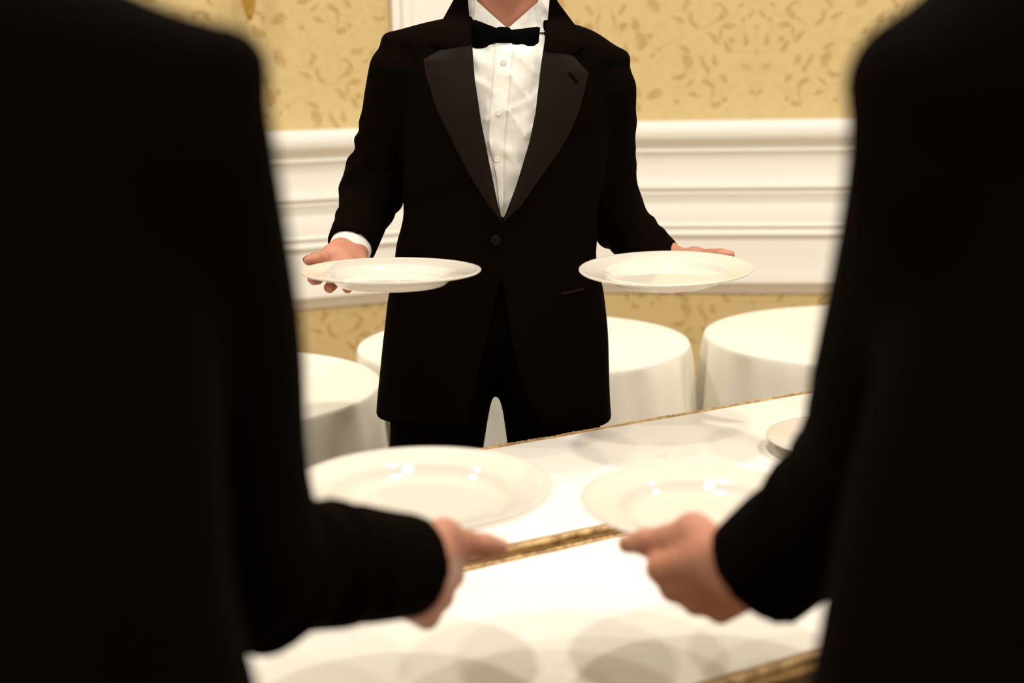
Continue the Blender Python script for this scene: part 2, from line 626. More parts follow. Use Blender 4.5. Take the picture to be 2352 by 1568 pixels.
def rail(name, d, nrm, length, start=0.0):
    pr = [(o_, zrow(py)) for py, o_ in PROF]
    V, Fc = [], []
    for t in (start, length):
        for o_, z in pr:
            p = CORNER + d * t + nrm * o_
            V.append((p[0], p[1], z))
    n = len(pr)
    for k in range(n - 1):
        q = (k, k + 1, n + k + 1, n + k)
        Fc.append(q if d[0] < 0 else tuple(reversed(q)))
    Fc.append(tuple(range(n))); Fc.append(tuple(range(2 * n - 1, n - 1, -1)))
    o = structure(mesh_obj(name, V, Fc, 'paint'))
    sharp(o, 40)
    return o


rail('trim_1', dR, nR, 4.2)
rail('trim_2', dL, nL, 4.2)


def wallbox(name, d, nrm, u0, u1, z0, z1, out, mat, out0=0.0):
    pts = []
    for o_ in (out0, out):
        for u, z in ((u0, z0), (u1, z0), (u1, z1), (u0, z1)):
            p = CORNER + d * u + nrm * o_
            pts.append((p[0], p[1], z))
    Fc = [(0, 1, 2, 3), (7, 6, 5, 4), (0, 4, 5, 1), (1, 5, 6, 2), (2, 6, 7, 3), (3, 7, 4, 0)]
    return pts, Fc


# white framed panel standing on the moulding left of the corner
UE = 0.345
zt = zrow(279)
for i, (u0, u1, out) in enumerate([(0.0, UE, .016), (UE - .022, UE, .032), (UE - .06, UE - .034, .026), (0.0, .03, .03)]):
    v, f = wallbox('trim', dL, nL, u0, u1, zt, 3.3, out, 'paint')
    o = structure(mesh_obj('trim_%d' % (3 + i), v, f, 'paint', smooth=False))
v, f = wallbox('baseboard', dR, nR, 0, 4.2, 0.0, 0.14, .018, 'paint')
structure(mesh_obj('baseboard_right', v, f, 'paint', smooth=False))
v, f = wallbox('baseboard', dL, nL, 0, 4.2, 0.0, 0.14, .018, 'paint')
structure(mesh_obj('baseboard_left', v, f, 'paint', smooth=False))


# ==================================================================================================
#                                        TABLES IN THE BACKGROUND
# ==================================================================================================
def round_table(cx, cy, r, seed, lab_t, lab_c, ztop=0.745):
    t = thing('round_table', (cx, cy, 0), lab_t, 'table', 'round tables by the wall')
    v, f = lathe_vf([(0, ztop - .03), (r - .012, ztop - .03), (r - .006, ztop - .022), (r - .006, ztop - .008), (r - .012, ztop - .004), (0, ztop - .004)], 48, (cx, cy, 0))
    mesh_obj('tabletop', v, f, 'darkwood', t)
    v, f = lathe_vf([(0, ztop - .03), (.035, ztop - .03), (.03, .4), (.045, .12), (.06, .06), (0, .05)], 20, (cx, cy, 0))
    mesh_obj('pedestal', v, f, 'steel', t)
    for k in range(4):
        a = k * math.pi / 2 + .4
        v, f = tube_vf([(cx, cy, .09), (cx + .15 * math.cos(a), cy + .15 * math.sin(a), .05), (cx + .3 * math.cos(a), cy + .3 * math.sin(a), .016)], [.018, .016, .014])
        mesh_obj('foot', v, f, 'steel', t)
    rnd = random.Random(seed)
    nf = 11
    ph = [rnd.uniform(0, 6.28) for _ in range(4)]
    n = 220
    rings = [(0.0, 0), (.3, 0), (.6, 0), (.85, 0), (.96, 0), (.992, .0), (1.0, .002), (1.004, .007), (1.006, .016)] + [(1.006, .016 + .70 * (k / 22.0)) for k in range(1, 23)]
    V, Fc = [], []
    for i in range(n):
        a = 2 * math.pi * i / n
        fold = math.sin(nf * a + ph[0] + .9 * math.sin(2 * a + ph[1])) + .5 * math.sin((nf * 2 + 3) * a + ph[2]) + .35 * math.sin(5 * a + ph[3])
        for q, dr in rings:
            s_ = max(0.0, (dr - .010) / .70)
            rr = r * q + (s_ ** .55) * (.013 + .026 * fold) + .012 * s_
            V.append((cx + rr * math.cos(a), cy + rr * math.sin(a), ztop - dr))
    m = len(rings)
    for i in range(n):
        j = (i + 1) % n
        for k in range(m - 1):
            Fc.append((i * m + k, i * m + k + 1, j * m + k + 1, j * m + k))
    c = mesh_obj('tablecloth', V, Fc, 'cloth')
    tag(c, lab_c, 'tablecloth', 'cloths on the round tables')


round_table(0.028, 3.47, 0.410, 3, 'round table under the ivory cloth behind the bow-tied person',
            'ivory cloth to the floor on the round table behind the bow-tied person')
round_table(0.908, 3.50, 0.422, 8, 'round table under the ivory cloth farthest from the brass wall sconce',
            'ivory cloth with broad folds on the round table farthest from the brass wall sconce')
round_table(-0.712, 3.02, 0.422, 5, 'round table under the ivory cloth nearest the brass wall sconce',
            'ivory cloth on the round table nearest the brass wall sconce')

# ==================================================================================================
#                                        THE TWO NARROW SERVICE TABLES
# ==================================================================================================
TD = np.array([0.861, 0.508, 0]); TN = np.array([-0.508, 0.861, 0]); TZ = np.array([0, 0, 1.0])


def TP(u, v_, z):
    return u * TD + v_ * TN + z * TZ


def slab(u0, u1, v0, v1, z0, z1, nu=1, wav=0.0):
    V, Fc = [], []
    for i in range(nu + 1):
        u = u0 + (u1 - u0) * i / nu
        dv = wav * (math.sin(u * 21) + .6 * math.sin(u * 47 + 1) + .4 * math.sin(u * 113))
        dv2 = wav * (math.sin(u * 17 + 2) + .6 * math.sin(u * 41) + .4 * math.sin(u * 97))
        for (vv, zz) in ((v0 + dv, z0), (v1 + dv2, z0), (v1 + dv2, z1), (v0 + dv, z1)):
            V.append(TP(u, vv, zz))
    for i in range(nu):
        for k in range(4):
            k2 = (k + 1) % 4
            Fc.append((i * 4 + k, (i + 1) * 4 + k, (i + 1) * 4 + k2, i * 4 + k2))
    Fc.append((0, 1, 2, 3)); Fc.append((nu * 4 + 3, nu * 4 + 2, nu * 4 + 1, nu * 4))
    return V, Fc


def service_table(v0, v1, u0, u1, ztop, label, cloth_label):
    c = TP((u0 + u1) / 2, (v0 + v1) / 2, 0)
    t = thing('service_table', c, label, 'table')
    V, Fc = slab(u0 + .004, u1 - .004, v0 + .004, v1 - .004, ztop - .022, ztop - .001)
    mesh_obj('tabletop', V, Fc, 'wood', t, smooth=False)
    # gold edge band: a ridged cord over a flat strip, along each long edge
    for vv, sg in ((v0, -1), (v1, 1)):
        V, Fc = slab(u0, u1, vv - .003, vv + .007, ztop - .0145, ztop - .0075) if sg < 0 else slab(u0, u1, vv - .007, vv + .003, ztop - .0145, ztop - .0075)
        mesh_obj('edge_strip', V, Fc, 'wood', t, smooth=False)
        n = int((u1 - u0) / .004)
        pts, rad = [], []
        for i in range(n + 1):
            u = u0 + (u1 - u0) * i / n
            pts.append(TP(u, vv - sg * .002 + .0006 * math.sin(u * 60), ztop - .003 + .0004 * math.sin(u * 37)))
            rad.append(.0048 * (1 + .10 * math.sin(i * 2.1) + .08 * math.sin(i * .37) + random.uniform(-.05, .05)))
        V, Fc = tube_vf(pts, rad, 10)
        mesh_obj('edge_cord', V, Fc, 'braid', t)
    V, Fc = slab(u0 + .05, u1 - .05, v0 + .05, v1 - .05, ztop - .075, ztop - .024)
    mesh_obj('apron', V, Fc, 'darkwood', t, smooth=False)
    for u in (u0 + .15, u1 - .15):
        for vv in (v0 + .07, v1 - .07):
            V, Fc = tube_vf([TP(u, vv, 0), TP(u, vv, ztop - .07)], .0135, 12)
            mesh_obj('leg', V, Fc, 'steel', t)
    V, Fc = slab(u0 + .012, u1 - .012, v0 + .013, v1 - .015, ztop - .0009, ztop + .0012, 260, .0011)
    cl = mesh_obj('table_topper', V, Fc, 'linen', smooth=False)
    tag(cl, cloth_label, 'tablecloth')
    return t


V_FAR, V_MID, V_NEAR = 2.118, 1.632, 1.150
service_table(V_MID + .006, V_FAR, -0.35, 1.95, .7585, 'narrow gold-edged service table in front of the bow-tied person',
              'white rose damask linen on the gold-edged table beside the bow-tied person')
service_table(V_NEAR, V_MID - .004, -0.75, 1.45, .7475, 'narrow service table below the two hands of the dark-backed people',
              'white damask linen with overlapping plate shadows on the lower table')


# ==================================================================================================
#                                                PLATES
# ==================================================================================================
PLATE = [(0.0, .0045), (.060, .0045), (.082, .0048), (.090, .0062), (.0965, .0105), (.1015, .0155), (.1045, .0178), (.110, .0190), (.125, .0214), (.138, .0236),
         (.1400, .0238), (.1410, .0246), (.1425, .0242), (.1440, .0250), (.1455, .0246), (.1480, .0252), (.1495, .0248), (.1500, .0235), (.1490, .0218), (.145, .0205),
         (.128, .0172), (.112, .0142), (.104, .0120), (.097, .0060), (.092, .0010), (.089, -.0005), (.086, .0000), (.084, .0018), (.060, .0010), (0.0, .0010)]


def plate(px, py, y, dia, tilt_x, tilt_y, label, at=None):
    """tilt_x: front edge down (deg), tilt_y: right edge down (deg)"""
    s_ = dia / .30
    v, f = lathe_vf([(r * s_, z * s_) for r, z in PLATE], 128)
    o = mesh_obj('dinner_plate', v, [tuple(reversed(q)) for q in f], 'china')
    p = W(px, py, y) if at is None else np.array(at)
    o.rotation_euler = (math.radians(tilt_x), math.radians(tilt_y), 0)
    o.location = tuple(p)
    bpy.context.view_layer.update()
    tag(o, label, 'plate', 'white dinner plates')
    return o


PL_RL = plate(899, 652, 2.36, .302, 0.0, 1.0, 'white dinner plate on the cuffed hand with white shirt cuff showing')
PL_RR = plate(1529, 646, 2.43, .300, 3.5, -0.6, 'white dinner plate held at the bow-tied person\'s left side, thumb on its rim')
PL_FL = plate(965, 1163, 1.50, .292, 2.0, 0.5, 'white dinner plate held by the hand whose thumb reaches the gold edge')
PL_FR = plate(1622, 1197, 1.525, .284, 1.5, 2.5, 'white dinner plate held by the fist with the thumb nail showing')
plate(0, 0, 0, .30, 0, 0, 'white dinner plate lying on the table linen behind a dark sleeve', at=(0.585, 2.365, .7603))


# ==================================================================================================
#                                                PEOPLE
# ==================================================================================================
def fold_noise(X, Y, Z, s_):
    return s_ * (np.sin(19 * X + 7 * Z + 1.3) * np.sin(11 * Z + 13 * Y) + .5 * np.sin(37 * X - 21 * Z + 9 * Y))


def build_head(base, facing, s_=1.0):
    """head on a neck; base = centre of the neck root; facing = -1 towards the camera side, +1 away"""
    bx, by, bz = base

    def fn(X, Y, Z):
        Yl = (Y - by) * facing        # + is forward
        Xl = X - bx
        Zl = Z - bz
        d = rc(Xl, Yl, Zl, (0, -.015, -.10), (0, .002, .10), .062, .056)
        d = smin(d, ell(Xl, Yl, Zl, (0, .005, .215), (.076, .096, .108)), .02)
        d = smin(d, ell(Xl, Yl, Zl, (0, .045, .135), (.056, .058, .062)), .03)      # jaw
        d = smin(d, rc(Xl, Yl, Zl, (0, .098, .208), (0, .118, .172), .009, .013), .012)  # nose
        d = smin(d, rc(Xl, Yl, Zl, (-.018, .096, .138), (.018, .096, .138), .008, .008), .008)   # lips
        d = smin(d, ell(Xl, Yl, Zl, (0, .088, .103), (.02, .016, .016)), .015)       # chin
        for sx in (-1, 1):
            d = smax(d, -ell(Xl, Yl, Zl, (sx * .031, .108, .212), (.017, .014, .012)), .012)
            d = smin(d, ell(Xl, Yl, Zl, (sx * .031, .088, .212), (.013, .012, .012)), .003)
            d = smin(d, ell(Xl, Yl, Zl, (sx * .078, -.008, .195), (.010, .020, .032)), .006)
        return d

    def hair(X, Y, Z):
        Yl = (Y - by) * facing; Xl = X - bx; Zl = Z - bz
        d = ell(Xl, Yl, Zl, (0, -.004, .228), (.084, .104, .108)) + .003 * np.sin(90 * Xl + 20 * Yl) * np.sin(60 * Yl)
        cut = np.maximum(.035 - Yl, Zl - .27)
        d = smax(d, -cut, .012)
        d = smax(d, .135 - Zl, .02)
        return d
    r = .13
    return (grid_sdf(fn, (bx - r, by - .15, bz - .14), (bx + r, by + .15, bz + .35), .005),
            grid_sdf(hair, (bx - r, by - .15, bz + .08), (bx + r, by + .15, bz + .37), .006))


def nail_mesh(t1, t2, up, sc=1.0):
    """small oval nail lying on the upper face of the thumb tip"""
    ax = (t2 - t1); ax /= np.linalg.norm(ax)
    u = np.array(up, float); u -= ax * (u @ ax); u /= np.linalg.norm(u)
    sd = np.cross(ax, u)
    c = t2 - ax * .003
    V, Fc = [], []
    for i in range(7):
        for j in range(7):
            a = (i / 6 - .5) * 2; b = (j / 6 - .5) * 2
            w_ = .0068 * math.sqrt(max(0.05, 1 - .55 * a ** 2))
            ang = b * .75
            rr = .0104 - .001 * a
            V.append(c + ax * a * .0075 + (sd * math.sin(ang) * w_ / .0068 + u * math.cos(ang)) * rr)
    for i in range(6):
        for j in range(6):
            Fc.append((i * 7 + j, i * 7 + j + 1, (i + 1) * 7 + j + 1, (i + 1) * 7 + j))
    return V, Fc


def cuff_ring(C, ax, r, out=.012, back=.03):
    """a shirt cuff: short open tube with thickness"""
    C = np.asarray(C); ax = np.asarray(ax) / np.linalg.norm(ax)
    a = np.cross(ax, (0, 0, 1)); a /= np.linalg.norm(a); b = np.cross(ax, a)
    prof = [(r, -back), (r, out - .001), (r - .001, out), (r - .003, out), (r - .004, out - .001), (r - .004, -back)]
    V, Fc = [], []
    n = 40
    for i in range(n):
        w = 2 * math.pi * i / n
        for rr, t in prof:
            V.append(C + ax * t + rr * (math.cos(w) * a + math.sin(w) * b))
    m = len(prof)
    for i in range(n):
        j = (i + 1) % n
        for k in range(m - 1):
            Fc.append((i * m + k, i * m + k + 1, j * m + k + 1, j * m + k))
    return V, Fc


def shoe_vf(cx, cy, facing):
    def fn(X, Y, Z):
        Yl = (Y - cy) * facing; Xl = X - cx
        d = smin(rc(Xl, Yl, Z, (0, -.07, .045), (0, .12, .032), .042, .034), rc(Xl, Yl, Z, (0, -.05, .06), (0, -.04, .11), .04, .042), .03)
        return smax(d, -(Z - 0.001), .004)
    return grid_sdf(fn, (cx - .07, cy - .2, -.02), (cx + .07, cy + .2, .18), .006)


def legs_sdf(hips, knees, ankles, rr, pel):
    (pc, pr) = pel

    def fn(X, Y, Z):
        d = ell(X, Y, Z, pc, pr)
        for h_, k_, a_ in zip(hips, knees, ankles):
            L = smin(rc(X, Y, Z, h_, k_, rr[0], rr[1]), rc(X, Y, Z, k_, a_, rr[1], rr[2]), .03)
            d = smin(d, L, .03)
        d = d + fold_noise(X, Y, Z, .0015)
        return smax(d, .035 - Z, .004)
    return fn


# ------------------------------------------------------------------ the bow-tied person behind the table
YW = 2.68
root = thing('person', W(1150, 1900, YW) * np.array([1, 1, 0]), 'person in black tuxedo and bow tie holding a plate out in each hand', 'person')


def xz(px, py, y=YW):
    p = W(px, py, y)
    return p[0], p[2]


def trow(py, xl, xr, bf, bb, cy=YW):
    a, z = xz(xl, py); b, z2 = xz(xr, py)
    return ((z + z2) / 2, (a + b) / 2, (b - a) / 2, cy, bf, bb)


TR = Torso([trow(40, 985, 1345, .075, .085), trow(130, 930, 1400, .105, .105), trow(250, 925, 1398, .122, .115), trow(390, 927, 1388, .122, .11),
            trow(450, 929, 1378, .118, .108), trow(520, 923, 1369, .116, .105), trow(600, 909, 1371, .118, .11), trow(690, 891, 1384, .120, .12),
            trow(780, 877, 1393, .122, .128), trow(890, 871, 1403, .124, .13), trow(990, 869, 1408, .124, .13)], 2.5)
NB = W(1166, 60, YW + .02)                     # neck root
PL_, PR_ = W(899, 97, YW), W(1423, 137, YW)   # shoulder pads
ARM_L = dict(S=W(918, 165, YW), E=W(862, 425, YW + .06), C=W(806, 568, YW - .075), rS=.056, rE=.056, rC=.0455)
ARM_R = dict(S=W(1388, 203, YW), E=W(1404, 480, YW + .10), C=W(1532, 628, YW - .045), rS=.056, rE=.057, rC=.0465)


def front_line(px_list):
    """x boundary as a function of height from points measured on the jacket front"""
    P = [W(px, py, YW - .115) for px, py in px_list]
    P = sorted([(p[2], p[0]) for p in P])
    zz = [p[0] for p in P]; xx = [p[1] for p in P]
    return lambda Z: np.interp(Z, zz, xx)


V_L = front_line([(1070, -60), (1075, 0), (1083, 100), (1090, 180), (1105, 280), (1125, 380), (1145, 478), (1154, 508)])
V_R = front_line([(1266, -60), (1262, 0), (1258, 60), (1243, 150), (1230, 260), (1215, 330), (1185, 430), (1162, 490), (1154, 508)])
B_L = front_line([(1151, 640), (1139, 690), (1122, 760), (1107, 830), (1092, 900), (1080, 960), (1060, 1040)])
B_R = front_line([(1151, 640), (1162, 700), (1175, 780), (1192, 860), (1212, 920), (1236, 965), (1275, 990), (1330, 1000), (1380, 1010)])
Z_V = W(1154, 508, YW - .115)[2]
Z_B = W(1151, 640, YW - .115)[2]
HEM_BACK = W(1150, 945, YW)[2]


def jacket_full(X, Y, Z):
    d = TR(X, Y, Z)
    d = smax(d, Z - (NB[2] - .0), .04)
    for Pp in (PL_, PR_):
        d = smin(d, rc(X, Y, Z, NB + np.array([0, .015, -.018]), Pp, .055, .020, .55), .03)
    d = d + fold_noise(X, Y, Z, .0018)
    # soft pull folds from the button
    d = d + .0015 * np.sin(60 * (Z - 1.1) + 25 * np.abs(X)) * np.exp(-((Z - 1.12) / .12) ** 2)
    return d


def jacket_sleeves(X, Y, Z):
    a = sleeve(X, Y, Z, ARM_L['S'], ARM_L['E'], ARM_L['C'], ARM_L['rS'], ARM_L['rE'], ARM_L['rC'], .0035)
    b = sleeve(X, Y, Z, ARM_R['S'], ARM_R['E'], ARM_R['C'], ARM_R['rS'], ARM_R['rE'], ARM_R['rC'], .0045)
    return np.minimum(a, b)


def jacket(X, Y, Z):
    d = jacket_full(X, Y, Z)
    fr = YW - .02
    # one front panel lies over the other
    step = 1 / (1 + np.exp(-(X - (0.0005 * 0 + V_L(Z) * 0 + W(1153, 570, YW - .115)[0])) / .0012))
    x0 = W(1153, 570, YW - .115)[0]
    d = d - .003 * step * (Y < fr) * np.clip((Z_V - Z) / .05, 0, 1) * np.clip(1 - (X - x0) / .09, 0, 1)
    # opening over the shirt
    cut = np.maximum(np.maximum(V_L(Z) - X, X - V_R(Z)), Y - fr)
    cut = np.maximum(cut, Z_V - Z)
    d = smax(d, -cut, .004)
    # neck hole
    d = smax(d, -rc(X, Y, Z, NB + np.array([0, .0, -.06]), NB + np.array([0, .02, .2]), .076, .078), .004)
    # cutaway below the button
    cut = np.maximum(np.maximum(B_L(Z) - X, X - B_R(Z)), Y - fr)
    cut = np.maximum(cut, Z - Z_B)
    d = smax(d, -cut, .006)
    # hem, the overlapping front panel hangs lower
    hem = HEM_BACK - .018 * np.clip((X + .02) / .05, 0, 1) * (Y < YW) - Z
    d = smax(d, hem, .008)
    # hollow skirt
    inner = np.maximum(TR(X, Y, Z) + .008, Z - (HEM_BACK + .16))
    d = smax(d, -inner, .004)
    return smin(d, jacket_sleeves(X, Y, Z), .012)


v, q = grid_sdf(jacket, (-.38, 2.36, .68), (.42, 2.90, 1.58), .0045)
jk = mesh_obj('jacket', v, q, 'suit', root)


def cast(pts, fn, t0=1.9, t1=2.9, n=260):
    """points where the camera's sight lines through measured pixels meet a body surface"""
    D = np.array([ray(px, py) for px, py in pts])
    D = D / D[:, 1:2]
    T = np.linspace(t0, t1, n)
    P = CAM[None, None] + D[:, None, :] * T[None, :, None]
    val = fn(P[..., 0], P[..., 1], P[..., 2])
    ins = val < 0
    k = ins.argmax(1); ok = ins.any(1)
    k = np.where(ok, np.maximum(k, 1), n - 1)
    r_ = np.arange(len(pts))
    a, b = val[r_, k - 1], val[r_, k]
    fr = np.where(ok, a / (a - b + 1e-9), 0)
    t = T[k - 1] + (T[k] - T[k - 1]) * np.clip(fr, 0, 1)
    if (~ok).any() and ok.any():
        t[~ok] = np.interp(np.flatnonzero(~ok), np.flatnonzero(ok), t[ok])
    return CAM + D * t[:, None]


def resample(poly, n):
    p = np.array(poly, float)
    s_ = np.r_[0, np.cumsum(np.linalg.norm(np.diff(p, axis=0), axis=1))]
    t = np.linspace(0, s_[-1], n)
    return np.stack([np.interp(t, s_, p[:, 0]), np.interp(t, s_, p[:, 1])], 1)


def patch(name, inner, outer, fn, mat, parent, off=.004, thick=.004, nu=40, nv=14, lift=0.0, smooth=True):
    A, B = resample(inner, nu), resample(outer, nu)
    pts = np.array([A[i] + (B[i] - A[i]) * j / (nv - 1) for i in range(nu) for j in range(nv)])
    P = cast(pts, fn)
    # even out
    G = P.reshape(nu, nv, 3).copy()
    for _ in range(3):
        H = G.copy()
        H[1:-1, 1:-1] = (G[:-2, 1:-1] + G[2:, 1:-1] + G[1:-1, :-2] + G[1:-1, 2:]) / 4
        G[..., 1] = H[..., 1]
    dr = np.array([0, -1.0, 0.0])
    bulge = np.array([lift * math.sin(math.pi * j / (nv - 1)) for j in range(nv)])
    top = G + dr * (off + bulge[None, :, None])
    bot = top - dr * thick
    V = np.concatenate([top.reshape(-1, 3), bot.reshape(-1, 3)])
    n = nu * nv
    Fc = []
    ix = lambda i, j: i * nv + j
    # orient towards the camera
    e1 = G[nu // 2, -1] - G[nu // 2, 0]; e2 = G[-1, nv // 2] - G[0, nv // 2]
    flip = np.cross(e2, e1)[1] > 0
    for i in range(nu - 1):
        for j in range(nv - 1):
            a = (ix(i, j), ix(i + 1, j), ix(i + 1, j + 1), ix(i, j + 1))
            b = tuple(reversed([k + n for k in a]))
            Fc += [a, b]
    ring = [ix(0, j) for j in range(nv)] + [ix(i, nv - 1) for i in range(1, nu)] + [ix(nu - 1, j) for j in range(nv - 2, -1, -1)] + [ix(i, 0) for i in range(nu - 2, 0, -1)]
    for k in range(len(ring)):
        a, b = ring[k], ring[(k + 1) % len(ring)]
        Fc.append((a, b, b + n, a + n))
    if flip:
        Fc = [tuple(reversed(x)) for x in Fc]
    o = mesh_obj(name, V, Fc, mat, parent, smooth)
    if smooth:
        sharp(o, 50)
    return o


L1 = patch('lapel', [(1078, 88), (1083, 110), (1090, 180), (1105, 280), (1125, 380), (1145, 478), (1154, 510)],
           [(1030, 103), (973, 136), (978, 171), (1003, 250), (1046, 339), (1086, 414), (1121, 471), (1150, 508)], jacket_full, 'satin', jk, .005, .005, 60, 16, .006)
L2 = patch('lapel', [(1252, 110), (1243, 150), (1230, 260), (1215, 330), (1185, 430), (1162, 490), (1155, 510)],
           [(1314, 126), (1352, 167), (1346, 193), (1332, 250), (1310, 303), (1278, 357), (1239, 410), (1193, 478), (1157, 509)], jacket_full, 'satin', jk, .006, .006, 60, 16, .006)
patch('collar', [(1073, -30), (1075, 0), (1080, 60), (1081, 100)], [(1052, -30), (1042, 0), (1020, 40), (985, 100), (1018, 112)], jacket_full, 'suit', jk, .009, .008, 24, 10, .004)
patch('collar', [(1266, -30), (1262, 0), (1257, 60), (1250, 116)], [(1268, -30), (1281, 5), (1320, 57), (1340, 108), (1312, 124)], jacket_full, 'suit', jk, .010, .009, 24, 10, .004)
patch('buttonhole', [(1304, 168), (1325, 192)], [(1308, 165), (1329, 189)], jacket_full, 'bow', L2, .0125, .002, 6, 3)
patch('pocket_flap', [(1288, 671), (1340, 660)], [(1289, 677), (1341, 666)], jacket_full, 'satin', jk, .003, .004, 10, 4)
patch('breast_pocket', [(1312, 300), (1368, 288)], [(1314, 309), (1370, 297)], jacket_full, 'suit', jk, .004, .004, 10, 4)
bp = cast([(1139, 551)], jacket_full)[0]
v, f = lathe_vf([(0, .005), (.006, .0052), (.0095, .004), (.010, .002), (.009, 0), (0, 0)], 24)
o = mesh_obj('button', [(bp[0] + x, bp[1] - .003 - z, bp[2] + y) for x, y, z in v], f, 'btn_dark', jk)


# shirt
def shirt_fn(X, Y, Z):
    d = TR(X, Y, Z) + .013
    d = smax(d, Z - (NB[2] - .03), .04)
    d = smin(d, rc(X, Y, Z, NB + np.array([0, -.002, -.10]), NB + np.array([0, .008, .03]), .068, .066), .03)
    d = d + .0034 * np.sin(70 * X + 45 * Z + 3 * np.sin(30 * Z)) * np.sin(38 * Z - 20 * X) + .002 * np.sin(90 * Z + 40 * X) * np.exp(-((Z - 1.17) / .07) ** 2)
    rg = 1 - np.abs(np.sin(26 * X - 19 * Z + 1.2 * np.sin(40 * Z) + .6))
    rg2 = 1 - np.abs(np.sin(17 * X + 31 * Z + 1.5 * np.sin(33 * X + 9 * Z)))
    d = d - .004 * rg ** 4 - .0045 * rg2 ** 5
    d = smax(d, Z - (NB[2] - .016 + .05 * np.clip((Y - NB[1] + .05) / .1, 0, 1)), .003)
    return smax(d, Z_V - .03 - Z, .004)


v, q = grid_sdf(shirt_fn, (-.24, 2.50, .98), (.24, 2.86, 1.56), .005)
sh = mesh_obj('shirt', v, q, 'shirt', root)
patch('placket', [(1140, 96), (1136, 160), (1128, 250), (1122, 320), (1140, 400), (1150, 500)], [(1177, 98), (1172, 170), (1165, 240), (1158, 310), (1156, 400), (1156, 500)],
      shirt_fn, 'shirt', sh, .0035, .003, 50, 6)
for bx_, by_ in ((1156, 143), (1145, 258), (1141, 366)):
    b = cast([(bx_, by_)], shirt_fn)[0]
    v, f = lathe_vf([(0, .002), (.0025, .0018), (.0045, .0026), (.0055, .002), (.0056, .0005), (.004, 0), (0, 0)], 20)
    mesh_obj('button', [(b[0] + x, b[1] - .0042 - z, b[2] + y) for x, y, z in v], f, 'btn', sh)


def neck_surf(X, Y, Z):
    return smin(shirt_fn(X, Y, Z), rc(X, Y, Z, NB + np.array([0, -.002, -.10]), NB + np.array([0, .012, .12]), .068, .064), .02)


patch('shirt_collar', [(1166, 66), (1130, 34), (1095, 2), (1084, -28), (1080, -50)], [(1160, 88), (1112, 78), (1070, 76), (1064, 0), (1064, -50)], neck_surf, 'shirt', sh, .006, .005, 30, 8, .003)
patch('shirt_collar', [(1166, 66), (1200, 36), (1238, 2), (1250, -28), (1254, -50)], [(1170, 88), (1225, 76), (1266, 72), (1272, 0), (1272, -50)], neck_surf, 'shirt', sh, .006, .005, 30, 8, .003)

# bow tie

def bow_wing(stations, name, parent):
    """stations: (px top, py top, px bottom, py bottom, half thickness) from the knot to the tip"""
    V, Fc = [], []
    nseg = 16
    ycen = cast([(1158, 82)], neck_surf)[0][1] - .016
    for k, (xt, yt, xb, yb, th) in enumerate(stations):
        t_ = W(xt, yt, ycen + .004 * k / len(stations)); b_ = W(xb, yb, ycen + .004 * k / len(stations))
        c = (t_ + b_) / 2; hv = (t_ - b_) / 2
        for i in range(nseg):
            w = 2 * math.pi * i / nseg
            cs, sn = math.cos(w), math.sin(w)
            e = .55
            u = math.copysign(abs(sn) ** e, sn); yv = math.copysign(abs(cs) ** 1.0, cs)
            V.append(c + hv * u + np.array([0, -th * yv * (1 + .25 * math.sin(3 * u + k)), 0]))
    n = len(stations)
    for k in range(n - 1):
        for i in range(nseg):
            j = (i + 1) % nseg
            Fc.append((k * nseg + i, k * nseg + j, (k + 1) * nseg + j, (k + 1) * nseg + i))
    Fc.append(tuple(range(nseg))); Fc.append(tuple(reversed(range((n - 1) * nseg, n * nseg))))
    return mesh_obj(name, V, Fc, 'bow', parent)


kn = bow_wing([(1139, 66, 1138, 97, .004), (1143, 62, 1142, 100, .009), (1152, 61, 1151, 100, .0115), (1163, 62, 1162, 100, .0115), (1171, 64, 1170, 100, .009), (1175, 68, 1174, 97, .004)], 'bow_tie', root)
bow_wing([(1148, 68, 1147, 94, .006), (1138, 63, 1136, 98, .008), (1122, 57, 1122, 106, .009), (1104, 50, 1106, 116, .009), (1090, 45, 1092, 120, .008), (1082, 47, 1084, 118, .004)], 'wing', kn)
bow_wing([(1165, 70, 1163, 94, .006), (1176, 68, 1172, 99, .008), (1195, 66, 1190, 114, .009), (1218, 63, 1208, 127, .009), (1234, 61, 1224, 133, .008), (1241, 63, 1233, 132, .004)], 'wing', kn)

# trousers and shoes
HL, HR = W(1018, 850, YW), W(1260, 850, YW)
KL, KR = W(991, 1330, YW), W(1290, 1330, YW)
AL, AR = KL.copy(), KR.copy()
KL[2] = KR[2] = .50; AL[2] = AR[2] = .05
KL[1] = KR[1] = YW; AL[1] = AR[1] = YW + .02
HL[2] = HR[2] = .845
PC = (HL + HR) / 2 + np.array([0, .005, .118])
fn = legs_sdf([HL, HR], [KL, KR], [AL, AR], (.099, .081, .07), (PC, (.172, .110, .140)))
v, q = grid_sdf(fn, (-.32, 2.45, .02), (.36, 2.92, 1.06), .006)
mesh_obj('trousers', v, q, 'trouser', root)
for A in (AL, AR):
    v, q = shoe_vf(A[0], YW - .03, -1)
    mesh_obj('shoe', v, q, 'shoe', root)


def body_core(neck, hipc, arms, zc):
    """the body under the clothes: trunk and arms"""
    pts = np.array([neck, hipc] + [p for a in arms for p in a])
    lo = pts.min(0) - .14; hi = pts.max(0) + .14

    def fn(X, Y, Z):
        d = rc(X, Y, Z, hipc, neck - np.array([0, 0, .20]), .085, .085)
        d = smin(d, rc(X, Y, Z, neck - np.array([0, 0, .2]), neck, .07, .05), .04)
        for S, E_, C_ in arms:
            d = smin(d, rc(X, Y, Z, neck - np.array([0, 0, .09]), S, .03, .032), .02)
            d = smin(d, smin(rc(X, Y, Z, S, E_, .036, .031), rc(X, Y, Z, E_, C_, .031, .026), .02), .02)
        return d
    return grid_sdf(fn, lo, hi, .009)


